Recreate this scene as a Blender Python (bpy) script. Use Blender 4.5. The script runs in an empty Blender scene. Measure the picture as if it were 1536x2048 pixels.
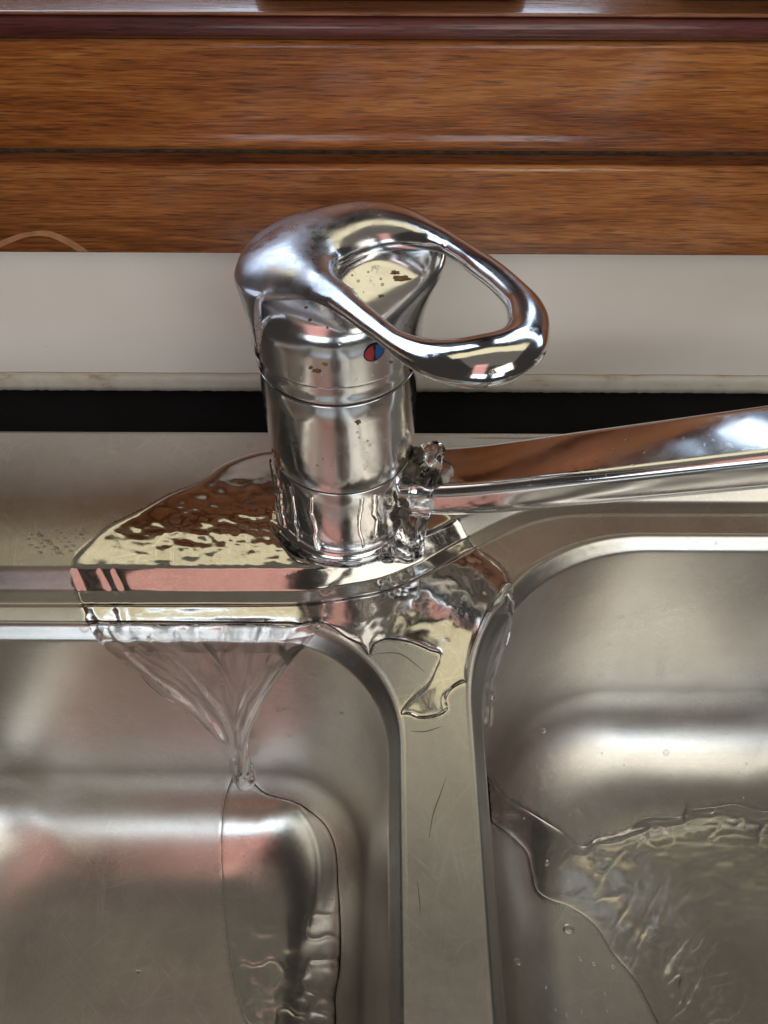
import bpy, bmesh, math, random
import numpy as np
from mathutils import Vector, Matrix
from mathutils.bvhtree import BVHTree
from mathutils.geometry import delaunay_2d_cdt
random.seed(7); np.random.seed(7)
SC = bpy.context.scene; COL = SC.collection
MM = 0.001                                   # everything below is written in millimetres

# ------------------------------------------------------------------ camera
CAM_E = np.array([14.9, -183.7, 224.3]); FPX = 1560.0
Rm = Matrix.Rotation(math.radians(39), 3, 'X') @ Matrix.Rotation(math.radians(.26), 3, 'Z')
cd = bpy.data.cameras.new('camera'); cam = bpy.data.objects.new('camera', cd); COL.objects.link(cam)
cd.sensor_fit = 'VERTICAL'; cd.sensor_height = 24; cd.lens = 24 * FPX / 2048
cd.clip_start = .005; cd.clip_end = 50
cam.matrix_world = Matrix.Translation(Vector(CAM_E * MM)) @ Rm.to_4x4()
cd.dof.use_dof = True; cd.dof.focus_distance = .245; cd.dof.aperture_fstop = 45
SC.camera = cam
RN = np.array(Rm)

# ------------------------------------------------------------------ world, lamps, exposure
w = bpy.data.worlds.new("World"); SC.world = w; w.use_nodes = True
nt = w.node_tree; bg = nt.nodes['Background']
bg.inputs[0].default_value = (.52, .46, .40, 1); bg.inputs[1].default_value = .06

def area(name, loc, target, sx, sy, power, color):
    l = bpy.data.lights.new(name, 'AREA'); l.shape = 'RECTANGLE'; l.size = sx; l.size_y = sy
    l.energy = power; l.color = color
    o = bpy.data.objects.new(name, l); COL.objects.link(o); o.location = loc
    o.rotation_euler = (Vector(target) - Vector(loc)).to_track_quat('-Z', 'Y').to_euler()
    return o
def rad(sx, sy, r): return r * sx * sy * math.pi          # lamp power that gives a wanted brightness
area('window_light', (-.19, .17, .24), (-.19, -.4, .10), .34, .12, rad(.34, .12, 3.0), (.62, .78, 1))
area('window_light', (.30, .17, .24), (.30, -.4, .10), .50, .12, rad(.5, .12, 3.0), (.62, .78, 1))
area('ceiling_light', (.1, .74, 1.4), (.1, .70, 0), 2.4, .50, rad(2.4, .5, .85), (1, .90, .59))
area('ceiling_light', (.2, -.1, 1.4), (.2, -.101, 0), 2.2, 1.1, rad(2.2, 1.1, .10), (1, .90, .74))
area('ceiling_light', (1.12, -1.45, 1.4), (.4, -.4, 0), 1.4, 1.3, rad(1.4, 1.3, 1.75), (1, .94, .82))
area('shirt_bounce', (-.17, -.42, .465), (-.1, 0, 0), .20, .57, rad(.2, .57, .72), (1, .50, .43))
area('room_window_light', (-.55, -1.6, .60), (-.1, 0, 0), .75, .62, rad(.75, .62, 2.5), (.80, .91, 1))
area('room_window_light', (.62, -1.6, .60), (.1, 0, 0), .80, .62, rad(.8, .62, 2.5), (.80, .91, 1))
SC.view_settings.view_transform = 'Standard'; SC.view_settings.look = 'None'
SC.view_settings.exposure = .24; SC.view_settings.gamma = 1
SC.cycles.caustics_refractive = True; SC.cycles.caustics_reflective = True
SC.cycles.max_bounces = 14; SC.cycles.glossy_bounces = 8; SC.cycles.transmission_bounces = 10
SC.cycles.sample_clamp_indirect = 6
SC.cycles.blur_glossy = .3

# ------------------------------------------------------------------ pixel <-> place helpers
def ray(px, py): return RN @ np.array([(px - 768) / FPX, -(py - 1024) / FPX, -1.0])
def uz(px, py, z): v = ray(px, py); return CAM_E + v * (z - CAM_E[2]) / v[2]
def uplane(px, py, p0, n):
    v = ray(px, py); return CAM_E + v * (np.dot(np.array(p0) - CAM_E, n) / np.dot(v, n))

# ------------------------------------------------------------------ object helpers
def link_mesh(name, me, mat, parent=None):
    o = bpy.data.objects.new(name, me); COL.objects.link(o)
    if mat: me.materials.append(mat)
    if parent: o.parent = parent
    return o
def mk(name, verts, faces, mat, parent=None, smooth=True):
    me = bpy.data.meshes.new(name)
    v = np.asarray(verts, float) * MM
    me.from_pydata([tuple(x) for x in v], [], [tuple(int(i) for i in f) for f in faces])
    me.validate(); me.update()
    if smooth: me.polygons.foreach_set('use_smooth', [True] * len(me.polygons))
    return link_mesh(name, me, mat, parent)
def tag(o, label=None, cat=None, group=None, kind=None):
    if label: o['label'] = label
    if cat: o['category'] = cat
    if group: o['group'] = group
    if kind: o['kind'] = kind
    return o
def empty(name, loc=(0, 0, 0)):
    o = bpy.data.objects.new(name, None); COL.objects.link(o); o.location = Vector(loc) * MM
    o.empty_display_size = .01; return o
def loft(rings, closed=True, cap0=False, cap1=False):
    n = len(rings[0]); V = np.concatenate(rings); F = []
    for i in range(len(rings) - 1):
        for j in range(n if closed else n - 1):
            k = (j + 1) % n
            F.append((i * n + j, i * n + k, (i + 1) * n + k, (i + 1) * n + j))
    if cap0: F.append(tuple(range(n))[::-1])
    if cap1: F.append(tuple((len(rings) - 1) * n + j for j in range(n)))
    return V, F
def extrude_x(profile, x0, x1, nx=2, wob=None):
    xs = np.linspace(x0, x1, nx); rings = []
    for x in xs:
        rings.append(np.array([[x, y, z] for y, z in profile]))
    V, F = loft(rings, True, True, True)
    return V, F
def round_poly(pts, rad, n=5):
    out = []; N = len(pts)
    for i in range(N):
        a, b, c = (np.array(pts[(i + k) % N], float) for k in (-1, 0, 1))
        r = rad[i] if isinstance(rad, (list, tuple)) else rad
        if r <= 0: out.append(b); continue
        u = (a - b); v = (c - b); lu = np.linalg.norm(u); lv = np.linalg.norm(v); u /= lu; v /= lv
        r_ = min(r, .45 * lu, .45 * lv); p, q = b + u * r_, b + v * r_
        for t in np.linspace(0, 1, n):
            out.append((1 - t) ** 2 * p + 2 * t * (1 - t) * b + t * t * q)
    return out
def catmull(pts, closed=True, step=2.0):
    P = np.array(pts, float); N = len(P); out = []
    rng = range(N if closed else N - 1)
    for i in rng:
        if closed: p0, p1, p2, p3 = P[(i - 1) % N], P[i], P[(i + 1) % N], P[(i + 2) % N]
        else: p0, p1, p2, p3 = P[max(i - 1, 0)], P[i], P[i + 1], P[min(i + 2, N - 1)]
        m = max(1, int(np.linalg.norm(p2 - p1) / step))
        for t in np.arange(m) / m:
            out.append(.5 * ((2 * p1) + (-p0 + p2) * t + (2 * p0 - 5 * p1 + 4 * p2 - p3) * t * t + (-p0 + 3 * p1 - 3 * p2 + p3) * t ** 3))
    if not closed: out.append(P[-1])
    return np.array(out)
def seg_dist(X, Y, P, closed=True):
    """unsigned distance from points to a polyline, exact"""
    X = np.asarray(X, float).ravel(); Y = np.asarray(Y, float).ravel()
    A = P; B = np.roll(P, -1, 0)
    if not closed: A, B = P[:-1], P[1:]
    best = np.full(X.shape, 1e18)
    for a, b in zip(A, B):
        d = b - a; L = d @ d + 1e-12
        t = np.clip(((X - a[0]) * d[0] + (Y - a[1]) * d[1]) / L, 0, 1)
        e = (X - a[0] - t * d[0]) ** 2 + (Y - a[1] - t * d[1]) ** 2
        np.minimum(best, e, out=best)
    return np.sqrt(best)
def inside(X, Y, P):
    X = np.asarray(X, float).ravel(); Y = np.asarray(Y, float).ravel()
    c = np.zeros(X.shape, bool)
    for a, b in zip(P, np.roll(P, -1, 0)):
        if a[1] == b[1]: continue
        m = ((a[1] > Y) != (b[1] > Y)) & (X < (b[0] - a[0]) * (Y - a[1]) / (b[1] - a[1]) + a[0])
        c ^= m
    return c
def sdist(X, Y, P): return np.where(inside(X, Y, P), 1, -1) * seg_dist(X, Y, P)
class Noise:
    def __init__(s, seed): s.g = np.random.RandomState(seed).rand(64, 64, 16) * 2 - 1
    def __call__(s, x, y, z=0.0, oct=1):
        r = 0; a = 1; tot = 0
        x = np.asarray(x, float); y = np.asarray(y, float); z = np.zeros_like(x) + z
        for o in range(oct):
            f = 2.03 ** o; X, Y, Z = x * f + o * 7.3, y * f + o * 3.1, z * f + o
            i, j, k = (np.floor(q).astype(int) for q in (X, Y, Z)); u, v, t = X - i, Y - j, Z - k
            u, v, t = (q * q * q * (q * (q * 6 - 15) + 10) for q in (u, v, t)); v_ = 0
            for di in (0, 1):
                for dj in (0, 1):
                    for dk in (0, 1):
                        v_ = v_ + s.g[(i + di) % 64, (j + dj) % 64, (k + dk) % 16] * (u if di else 1 - u) * (v if dj else 1 - v) * (t if dk else 1 - t)
            r = r + a * v_; tot += a; a *= .5
        return r / tot
NZ = Noise(3)

# implicit surface -> smooth mesh (surface nets, then Newton steps on to the surface)
def surface(Fn, lo, hi, h, newton=4):
    ax = [np.arange(a, b + h, h) for a, b in zip(lo, hi)]
    G = np.meshgrid(*ax, indexing='ij'); F = Fn(G[0], G[1], G[2]).astype(np.float32)
    s = F < 0; nx, ny, nz = F.shape
    acc = np.zeros((nx - 1, ny - 1, nz - 1, 3), np.float32); cnt = np.zeros((nx - 1, ny - 1, nz - 1), np.float32)
    cs = [(0, 0, 0), (1, 0, 0), (0, 1, 0), (1, 1, 0), (0, 0, 1), (1, 0, 1), (0, 1, 1), (1, 1, 1)]
    sl = lambda A, c: A[c[0]:nx - 1 + c[0], c[1]:ny - 1 + c[1], c[2]:nz - 1 + c[2]]
    for i in range(8):
        for d in range(3):
            c = cs[i]
            if c[d]: continue
            e = list(c); e[d] = 1; e = tuple(e)
            fa, fb = sl(F, c), sl(F, e); m = (fa < 0) != (fb < 0)
            t = np.where(m, fa / np.where(m, fa - fb, 1), 0)
            for q in range(3): acc[..., q] += np.where(m, (t if q == d else c[q]), 0)
            cnt += m
    act = cnt > 0; idx = -np.ones(act.shape, int); idx[act] = np.arange(act.sum())
    I = np.argwhere(act); P = (I + acc[act] / cnt[act][:, None]) * h + np.array(lo)
    faces = []
    for d in range(3):
        a, b = (d + 1) % 3, (d + 2) % 3
        s0 = [slice(None)] * 3; s1 = [slice(None)] * 3; s0[d] = slice(0, -1); s1[d] = slice(1, None)
        ch = s[tuple(s0)] != s[tuple(s1)]; sg = s[tuple(s0)]
        E = np.argwhere(ch)
        E = E[(E[:, a] > 0) & (E[:, b] > 0) & (E[:, a] < F.shape[a] - 1) & (E[:, b] < F.shape[b] - 1)]
        if not len(E): continue
        def cell(da, db):
            c = E.copy(); c[:, a] -= da; c[:, b] -= db; return idx[c[:, 0], c[:, 1], c[:, 2]]
        q = np.stack([cell(1, 1), cell(0, 1), cell(0, 0), cell(1, 0)], 1)
        flip = ~sg[E[:, 0], E[:, 1], E[:, 2]]
        q[flip] = q[flip][:, ::-1]; faces.append(q)
    Q = np.concatenate(faces); Q = Q[(Q >= 0).all(1)]
    e = .02
    for _ in range(newton):
        f0 = Fn(P[:, 0], P[:, 1], P[:, 2])
        g = np.stack([(Fn(*(P + np.eye(3)[k] * e).T) - Fn(*(P - np.eye(3)[k] * e).T)) / (2 * e) for k in range(3)], 1)
        st = g * (f0 / np.maximum((g * g).sum(1), 1e-3))[:, None]
        L = np.linalg.norm(st, axis=1); st *= np.minimum(1, .3 * h / np.maximum(L, 1e-9))[:, None]
        P = P - st
    return P, Q
def smin(a, b, k):
    h = np.clip(.5 + .5 * (b - a) / k, 0, 1); return b * (1 - h) + a * h - k * h * (1 - h)
def smax(a, b, k): return -smin(-a, -b, k)

# ------------------------------------------------------------------ materials
def newmat(name):
    m = bpy.data.materials.new(name); m.use_nodes = True
    return m, m.node_tree, m.node_tree.nodes['Principled BSDF']
def N(nt, typ, **kw):
    n = nt.nodes.new(typ)
    for k, v in kw.items():
        if k.startswith('i_'):
            key = k[2:]; key = int(key) if key.isdigit() else key.replace('_', ' ')
            n.inputs[key].default_value = v
        else: setattr(n, k, v)
    return n
def L(nt, a, ao, b, bi): nt.links.new(a.outputs[ao], b.inputs[bi])
def mapping(nt, scale, rot=(0, 0, 0), loc=(0, 0, 0)):
    tc = N(nt, 'ShaderNodeTexCoord'); mp = N(nt, 'ShaderNodeMapping')
    if any(rot): mp.vector_type = 'TEXTURE'; scale = tuple(1 / q for q in scale)
    mp.inputs['Scale'].default_value = scale; mp.inputs['Rotation'].default_value = rot; mp.inputs['Location'].default_value = loc
    L(nt, tc, 'Object', mp, 'Vector'); return mp
def noise(nt, scale, sc3=(1, 1, 1), detail=4, rot=(0, 0, 0), rough=.5, dist=0, loc=(0, 0, 0)):
    mp = mapping(nt, sc3, rot, loc); n = N(nt, 'ShaderNodeTexNoise')
    n.inputs['Scale'].default_value = scale; n.inputs['Detail'].default_value = detail
    n.inputs['Roughness'].default_value = rough; n.inputs['Distortion'].default_value = dist
    L(nt, mp, 0, n, 'Vector'); return n
def ramp(nt, src, so, stops):
    r = N(nt, 'ShaderNodeValToRGB'); cr = r.color_ramp
    while len(cr.elements) < len(stops): cr.elements.new(.5)
    for e, (p, c) in zip(cr.elements, stops):
        e.position = p; e.color = (c, c, c, 1) if isinstance(c, (int, float)) else (*c, 1)
    L(nt, src, so, r, 'Fac'); return r
def math_(nt, op, a, b, clamp=False):
    m = N(nt, 'ShaderNodeMath', operation=op); m.use_clamp = clamp
    for i, x in enumerate((a, b)):
        if isinstance(x, (int, float)): m.inputs[i].default_value = x
        else: nt.links.new(x, m.inputs[i])
    return m.outputs[0]
def mixc(nt, f, a, b):
    m = N(nt, 'ShaderNodeMix', data_type='RGBA')
    for i, x in ((0, f), (6, a), (7, b)):
        if isinstance(x, (int, float)): m.inputs[i].default_value = x
        elif isinstance(x, tuple): m.inputs[i].default_value = (*x, 1)
        else: nt.links.new(x, m.inputs[i])
    return m.outputs[2]
def bump(nt, h, strength, dist, normal=None):
    b = N(nt, 'ShaderNodeBump'); b.inputs['Strength'].default_value = strength; b.inputs['Distance'].default_value = dist
    nt.links.new(h, b.inputs['Height'])
    if normal is not None: nt.links.new(normal, b.inputs['Normal'])
    return b.outputs[0]

def scratch_field(nt, scale, seeds):
    """thin hair scratches: several strongly stretched noises at odd angles"""
    out = None
    for k, (ang, sc, th) in enumerate(seeds):
        n = noise(nt, scale, (sc, 1, 1), 1, (0, 0, math.radians(ang)), .5, .3, (k * .31, k * .17, 0))
        r = ramp(nt, n, 'Fac', [(th, 0), (th + .012, 1), (th + .024, 0)])
        out = r.outputs[0] if out is None else math_(nt, 'MAXIMUM', out, r.outputs[0])
    return out

def steel_mat():
    m, nt, p = newmat('brushed_steel')
    p.inputs['Metallic'].default_value = 1
    big = noise(nt, 22, (1, 1, 1), 5, rough=.6); br = noise(nt, 900, (.035, 1, 1), 3)
    br2 = noise(nt, 700, (.05, 1, 1), 2, (0, 0, math.radians(63)))
    col = ramp(nt, big, 'Fac', [(.3, (.50, .48, .445)), (.55, (.60, .58, .545)), (.75, (.66, .645, .62))])
    fine = scratch_field(nt, 330, [(12, .03, .60), (75, .035, .61), (-40, .03, .62), (140, .04, .61), (100, .03, .60), (50, .03, .62)])
    pz = noise(nt, 30, (1, 1, 1), 3, loc=(.6, .3, .9)); pzr = ramp(nt, pz, 'Fac', [(.40, .30), (.62, 1)])
    fine = math_(nt, 'MULTIPLY', fine, pzr.outputs[0])
    hair_ = scratch_field(nt, 800, [(28, .05, .60), (-62, .045, .60), (82, .05, .61), (-15, .05, .61)])
    fine = math_(nt, 'MAXIMUM', fine, math_(nt, 'MULTIPLY', hair_, .55))
    vs = N(nt, 'ShaderNodeTexVoronoi'); vs.inputs['Scale'].default_value = 105; vs.inputs['Randomness'].default_value = 1; L(nt, mapping(nt, (1, 1, 1), (0, 0, 0), (.01, .02, 0)), 0, vs, 'Vector')
    rg = ramp(nt, vs, 'Distance', [(.10, .35), (.15, .45), (.18, 1), (.21, 0)])
    sc_ = N(nt, 'ShaderNodeSeparateColor'); L(nt, vs, 'Color', sc_, 0); pick = ramp(nt, sc_, 0, [(.80, 0), (.84, 1)])
    drops = math_(nt, 'MULTIPLY', rg.outputs[0], pick.outputs[0])
    att = N(nt, 'ShaderNodeAttribute', attribute_name='wet')
    stain = noise(nt, 75, (1, 1, 1), 6, rough=.7, dist=.8)
    st = ramp(nt, stain, 'Fac', [(.60, 0), (.74, 1)])
    c2 = mixc(nt, math_(nt, 'MULTIPLY', st.outputs[0], .35), col.outputs[0], (.44, .40, .34))
    c3 = mixc(nt, math_(nt, 'MULTIPLY', fine, .5), c2, (.80, .79, .77)); c3 = mixc(nt, math_(nt, 'MULTIPLY', drops, .22), c3, (.42, .39, .33))
    nt.links.new(c3, p.inputs['Base Color'])
    rr = math_(nt, 'ADD', math_(nt, 'MULTIPLY', big.outputs[0], .12), math_(nt, 'MULTIPLY', br.outputs[0], .05))
    mo = noise(nt, 260, (1, 1, 1), 5, rough=.75); rr = math_(nt, 'ADD', rr, math_(nt, 'MULTIPLY', mo.outputs[0], .10))
    rr = math_(nt, 'ADD', rr, .18)
    rr = math_(nt, 'ADD', rr, math_(nt, 'MULTIPLY', st.outputs[0], .10)); rr = math_(nt, 'ADD', rr, math_(nt, 'MULTIPLY', drops, .12))
    wet = math_(nt, 'SUBTRACT', 1, math_(nt, 'MULTIPLY', att.outputs['Fac'], .78))
    nt.links.new(math_(nt, 'MULTIPLY', rr, wet), p.inputs['Roughness'])
    wv = noise(nt, 14, (1, 1, 1), 2)
    dry = math_(nt, 'SUBTRACT', 1, math_(nt, 'MULTIPLY', att.outputs['Fac'], .8))
    h = math_(nt, 'ADD', math_(nt, 'MULTIPLY', br.outputs[0], .2), math_(nt, 'MULTIPLY', br2.outputs[0], .35))
    h = math_(nt, 'ADD', h, math_(nt, 'MULTIPLY', fine, -.9))
    b1 = bump(nt, math_(nt, 'MULTIPLY', h, dry), .16, .00005)
    nt.links.new(bump(nt, wv.outputs[0], .35, .0016, b1), p.inputs['Normal'])
    return m
STEEL = steel_mat()

def chrome_mat(name, worn):
    m, nt, p = newmat(name)
    p.inputs['Metallic'].default_value = 1
    sm = noise(nt, 60, (1, 1, 1), 5, rough=.65, dist=.6); sp = noise(nt, 420, (1, 1, .7), 4, rough=.7)
    big = noise(nt, 38, (1, 1, 1), 3, loc=(.3, .1, .2))
    spots = ramp(nt, sp, 'Fac', [(.60, 0), (.66, 1)])
    zone = ramp(nt, big, 'Fac', [(.46, 0), (.62, 1)])
    mask = math_(nt, 'MULTIPLY', spots.outputs[0], zone.outputs[0])
    mask = math_(nt, 'MULTIPLY', mask, worn)
    pit = N(nt, 'ShaderNodeTexVoronoi'); pit.inputs['Scale'].default_value = 330
    L(nt, mapping(nt, (1, 1, 1)), 0, pit, 'Vector')
    pt = ramp(nt, pit, 'Distance', [(0.0, 1), (.13, 1), (.17, 0)])
    z2 = noise(nt, 55, (1, 1, 1), 2, loc=(.9, .4, .2)); z2r = ramp(nt, z2, 'Fac', [(.52, 0), (.60, 1)])
    pits = math_(nt, 'MULTIPLY', math_(nt, 'MULTIPLY', pt.outputs[0], z2r.outputs[0]), min(1, worn * 1.1))
    c = mixc(nt, math_(nt, 'MULTIPLY', mask, .6), (.80, .80, .81), (.52, .48, .42))
    c = mixc(nt, math_(nt, 'MULTIPLY', pits, .7), c, (.16, .13, .09))
    nt.links.new(c, p.inputs['Base Color'])
    r = ramp(nt, sm, 'Fac', [(.35, .06 + .06 * worn), (.7, .16 + .16 * worn)])
    rr = math_(nt, 'ADD', r.outputs[0], math_(nt, 'MULTIPLY', mask, .3))
    if name == 'handle_chrome':                 # dried-on haze over the domed head, plus a painted dark purple reflection
        tc = N(nt, 'ShaderNodeTexCoord'); sx = N(nt, 'ShaderNodeSeparateXYZ'); L(nt, tc, 'Object', sx, 0)
        hz = noise(nt, 70, (1, 1, 1), 5, rough=.65, dist=.5, loc=(.5, .2, .1))
        e = math_(nt, 'ADD', math_(nt, 'MULTIPLY', sx.outputs[0], -38), math_(nt, 'MULTIPLY', hz.outputs[0], 1.3))
        e = math_(nt, 'ADD', e, .02, True); hz2 = ramp(nt, hz, 'Fac', [(.42, .35), (.62, 1)])
        e = math_(nt, 'MULTIPLY', e, hz2.outputs[0])
        rr = math_(nt, 'ADD', rr, math_(nt, 'MULTIPLY', e, .30))
        c = mixc(nt, math_(nt, 'MULTIPLY', e, .6), c, (.36, .33, .39)); nt.links.new(c, p.inputs['Base Color'])
    nt.links.new(rr, p.inputs['Roughness'])
    h = math_(nt, 'SUBTRACT', math_(nt, 'MULTIPLY', mask, .5), pits)
    wv = noise(nt, 45, (1, 1, 1), 2)
    nt.links.new(bump(nt, wv.outputs[0], .25, .0006, bump(nt, h, .3, .0002)), p.inputs['Normal'])
    return m
CHROME = chrome_mat('chrome', .3); HANDLE = chrome_mat('handle_chrome', .3); CHROME_WORN = chrome_mat('worn_chrome', .75); CHROME_MID = chrome_mat('chrome_body', .55)

def water_mat(name='water', bmp=.0):
    m, nt, p = newmat(name)
    p.inputs['Base Color'].default_value = (1, 1, 1, 1); p.inputs['Roughness'].default_value = 0
    p.inputs['IOR'].default_value = 1.333; p.inputs['Transmission Weight'].default_value = 1
    return m
WATER = water_mat()

def wood_mat(name, c0, c1, c2, rough=.28, off=0.0, coat=.6):
    m, nt, p = newmat(name)
    g = noise(nt, 120, (.07, 1, 1), 6, rough=.62, dist=.5, loc=(off, off, off))
    f = noise(nt, 1500, (.06, 1, 1), 4, rough=.6, loc=(off, 0, 0))
    po = noise(nt, 2100, (.045, 1, .8), 3, rough=.5, loc=(0, off, 0))
    v = math_(nt, 'ADD', math_(nt, 'MULTIPLY', g.outputs[0], .62), math_(nt, 'MULTIPLY', f.outputs[0], .38))
    r = N(nt, 'ShaderNodeValToRGB'); cr = r.color_ramp; cr.elements.new(.5)
    for e, (q, c) in zip(cr.elements, [(.38, c0), (.5, c1), (.62, c2)]): e.position = q; e.color = (*c, 1)
    nt.links.new(v, r.inputs[0])
    pr = ramp(nt, po, 'Fac', [(.55, 0), (.65, 1)])
    c = mixc(nt, math_(nt, 'MULTIPLY', pr.outputs[0], .5), r.outputs[0], tuple(x * .3 for x in c0))
    nt.links.new(c, p.inputs['Base Color'])
    sm = noise(nt, 28, (.5, 1, 1), 4)
    rr = ramp(nt, sm, 'Fac', [(.35, rough), (.7, rough + .18)])
    nt.links.new(rr.outputs[0], p.inputs['Roughness'])
    p.inputs['Coat Weight'].default_value = coat; p.inputs['Specular IOR Level'].default_value = .5 if coat else .15; p.inputs['Coat Roughness'].default_value = .15
    h = math_(nt, 'SUBTRACT', f.outputs[0], math_(nt, 'MULTIPLY', pr.outputs[0], 1.2))
    nt.links.new(bump(nt, h, .5, .00018), p.inputs['Normal'])
    return m
WOOD = wood_mat('varnished_teak', (.18, .045, .009), (.38, .115, .022), (.56, .22, .058))
WOOD_B = wood_mat('varnished_teak_lower', (.18, .050, .011), (.40, .130, .030), (.58, .24, .070), .27, 1.7)
WOOD_D = wood_mat('dark_mahogany', (.07, .016, .014), (.13, .032, .026), (.20, .055, .04), .3, 3.1)
WOOD_T = wood_mat('varnished_teak_top', (.15, .05, .02), (.28, .10, .04), (.40, .16, .07), .16, 5.1)

def simple(name, col, rough, metallic=0, bmp=None, var=0, vs=40):
    m, nt, p = newmat(name)
    p.inputs['Roughness'].default_value = rough; p.inputs['Metallic'].default_value = metallic
    n = noise(nt, vs, (1, 1, 1), 5, rough=.6)
    r = ramp(nt, n, 'Fac', [(.3, tuple(x * (1 - var) for x in col)), (.7, tuple(min(1, x * (1 + var)) for x in col))])
    nt.links.new(r.outputs[0], p.inputs['Base Color'])
    if bmp:
        b = noise(nt, bmp[0], (1, 1, 1), 4); nt.links.new(bump(nt, b.outputs[0], .5, bmp[1]), p.inputs['Normal'])
    return m
def wall_mat():
    m, nt, p = newmat('white_gloss_wall')
    p.inputs['Roughness'].default_value = .22
    n = noise(nt, 14, (1, 1, 1), 4); sp = noise(nt, 520, (1, 1, 1), 1, loc=(.2, .7, 0))
    r = ramp(nt, n, 'Fac', [(.3, (.80, .73, .64)), (.7, (.88, .81, .73))]); s = ramp(nt, sp, 'Fac', [(.80, 0), (.83, 1)])
    nt.links.new(mixc(nt, math_(nt, 'MULTIPLY', s.outputs[0], .7), r.outputs[0], (.22, .14, .08)), p.inputs['Base Color'])
    b = noise(nt, 18, (1, 1, 1), 2); nt.links.new(bump(nt, b.outputs[0], .3, .002), p.inputs['Normal'])
    return m
WALL = wall_mat()
def sil_mat():
    m, nt, p = newmat('old_sealant')
    p.inputs['Roughness'].default_value = .4
    n = noise(nt, 120, (.35, 1, 1), 5, rough=.7)
    r = ramp(nt, n, 'Fac', [(.40, (.60, .54, .45)), (.58, (.55, .48, .38)), (.76, (.26, .17, .08))])
    nt.links.new(r.outputs[0], p.inputs['Base Color']); return m
SEAL = sil_mat()
BLACK = simple('black_worktop', (.0025, .0025, .0035), .6, 0, (300, .0003), .5, 60)
BLACK.node_tree.nodes['Principled BSDF'].inputs['Specular IOR Level'].default_value = .12
BLACKP = simple('dark_pot_glaze', (.010, .009, .009), .18, 0, None, .3)
GASKET = simple('black_gap', (.006, .006, .006), .6)
RED = simple('red_mark', (.40, .028, .035), .3, 0, None, .15, 300)
BLUE = simple('blue_mark', (.02, .10, .26), .3, 0, None, .15, 300)
CRUST = simple('limescale_crust', (.075, .06, .035), .55, .0, (700, .0010), .75, 260)
STAIN = simple('brown_stain', (.19, .11, .04), .6, 0, (900, .0004), .6, 500)
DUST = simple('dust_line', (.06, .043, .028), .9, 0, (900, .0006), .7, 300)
DRYMARK = simple('dried_water_mark', (.40, .19, .075), .45, 0, None, .2, 200)

# ================================================================== SINK
LB = dict(x0=-195, x1=22, y0=-400, y1=-44.3, R=42)
RB = dict(x0=41.3, x1=290, y0=-400, y1=-5.0, R=70)
RX = 64                                        # points per quarter and per side
def rrect(b, o, nq=56, ns=170):
    x0, x1, y0, y1 = b['x0'] + o, b['x1'] - o, b['y0'] + o, b['y1'] - o
    R = max(b['R'] - o * .22, 12); pts = []
    cen = [(x1 - R, y1 - R, 0), (x0 + R, y1 - R, 90), (x0 + R, y0 + R, 180), (x1 - R, y0 + R, 270)]
    for i, (cx, cy, a0) in enumerate(cen):
        for t in np.linspace(0, 90, nq):
            a = math.radians(a0 + t); pts.append((cx + R * math.cos(a), cy + R * math.sin(a)))
        nx_, ny_, na = cen[(i + 1) % 4]; a = math.radians(na); q = np.array([nx_ + R * math.cos(a), ny_ + R * math.sin(a)])
        p = np.array(pts[-1])
        for t in np.linspace(0, 1, ns + 2)[1:-1]: pts.append(tuple(p + (q - p) * t))
    return np.array(pts)
STEP = 8.0; RUN = 13.0
cp = [(-420, 1213), (0, 1213), (300, 1213), (500, 1213), (600, 1212), (640, 1209), (700, 1200), (775, 1184), (853, 1152), (950, 1101), (1048, 1054), (1120, 1036), (1180, 1032), (1250, 1031), (1536, 1031), (1900, 1031)]
CURVE = catmull([uz(a, b, -STEP)[:2] for a, b in cp], False, 1.2)
CURVE[:60, 1] = np.linspace(CURVE[60, 1], CURVE[60, 1], 60)
CURVE = np.vstack([[(-210, CURVE[0, 1])], CURVE, [(310, CURVE[-1, 1])]])
CY = lambda x: np.interp(x, CURVE[:, 0], CURVE[:, 1])
def trap(t):                                  # ramp with rounded ends, 0..1
    e = .13; t = np.clip(t, 0, 1); s = 1 / (1 - e)
    return np.where(t < e, s * t * t / (2 * e), np.where(t > 1 - e, 1 - s * (1 - t) ** 2 / (2 * e), s * (t - e / 2)))
def deck_z(x, y):
    x = np.asarray(x, float).ravel(); y = np.asarray(y, float).ravel()
    D = seg_dist(x, y, CURVE, False); D = np.where(y > CY(x), D, -D)
    return -STEP + STEP * trap(D / RUN) - 3.0 * np.clip(1 - (D - 6) / 40, 0, 1) ** 2 * np.clip(D / 6, 0, 1)
YB = 38.0
oL = rrect(LB, 0); oR = rrect(RB, 0)
frame = np.array([(-205, -412), (300, -412), (300, YB), (-205, YB)])
pts = [tuple(p) for p in frame]; edges = [(0, 1), (1, 2), (2, 3), (3, 0)]
for o in (oL, oR):
    b0 = len(pts); pts += [tuple(p) for p in o]; n_ = len(o); edges += [(b0 + i, b0 + (i + 1) % n_) for i in range(n_)]
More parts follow.
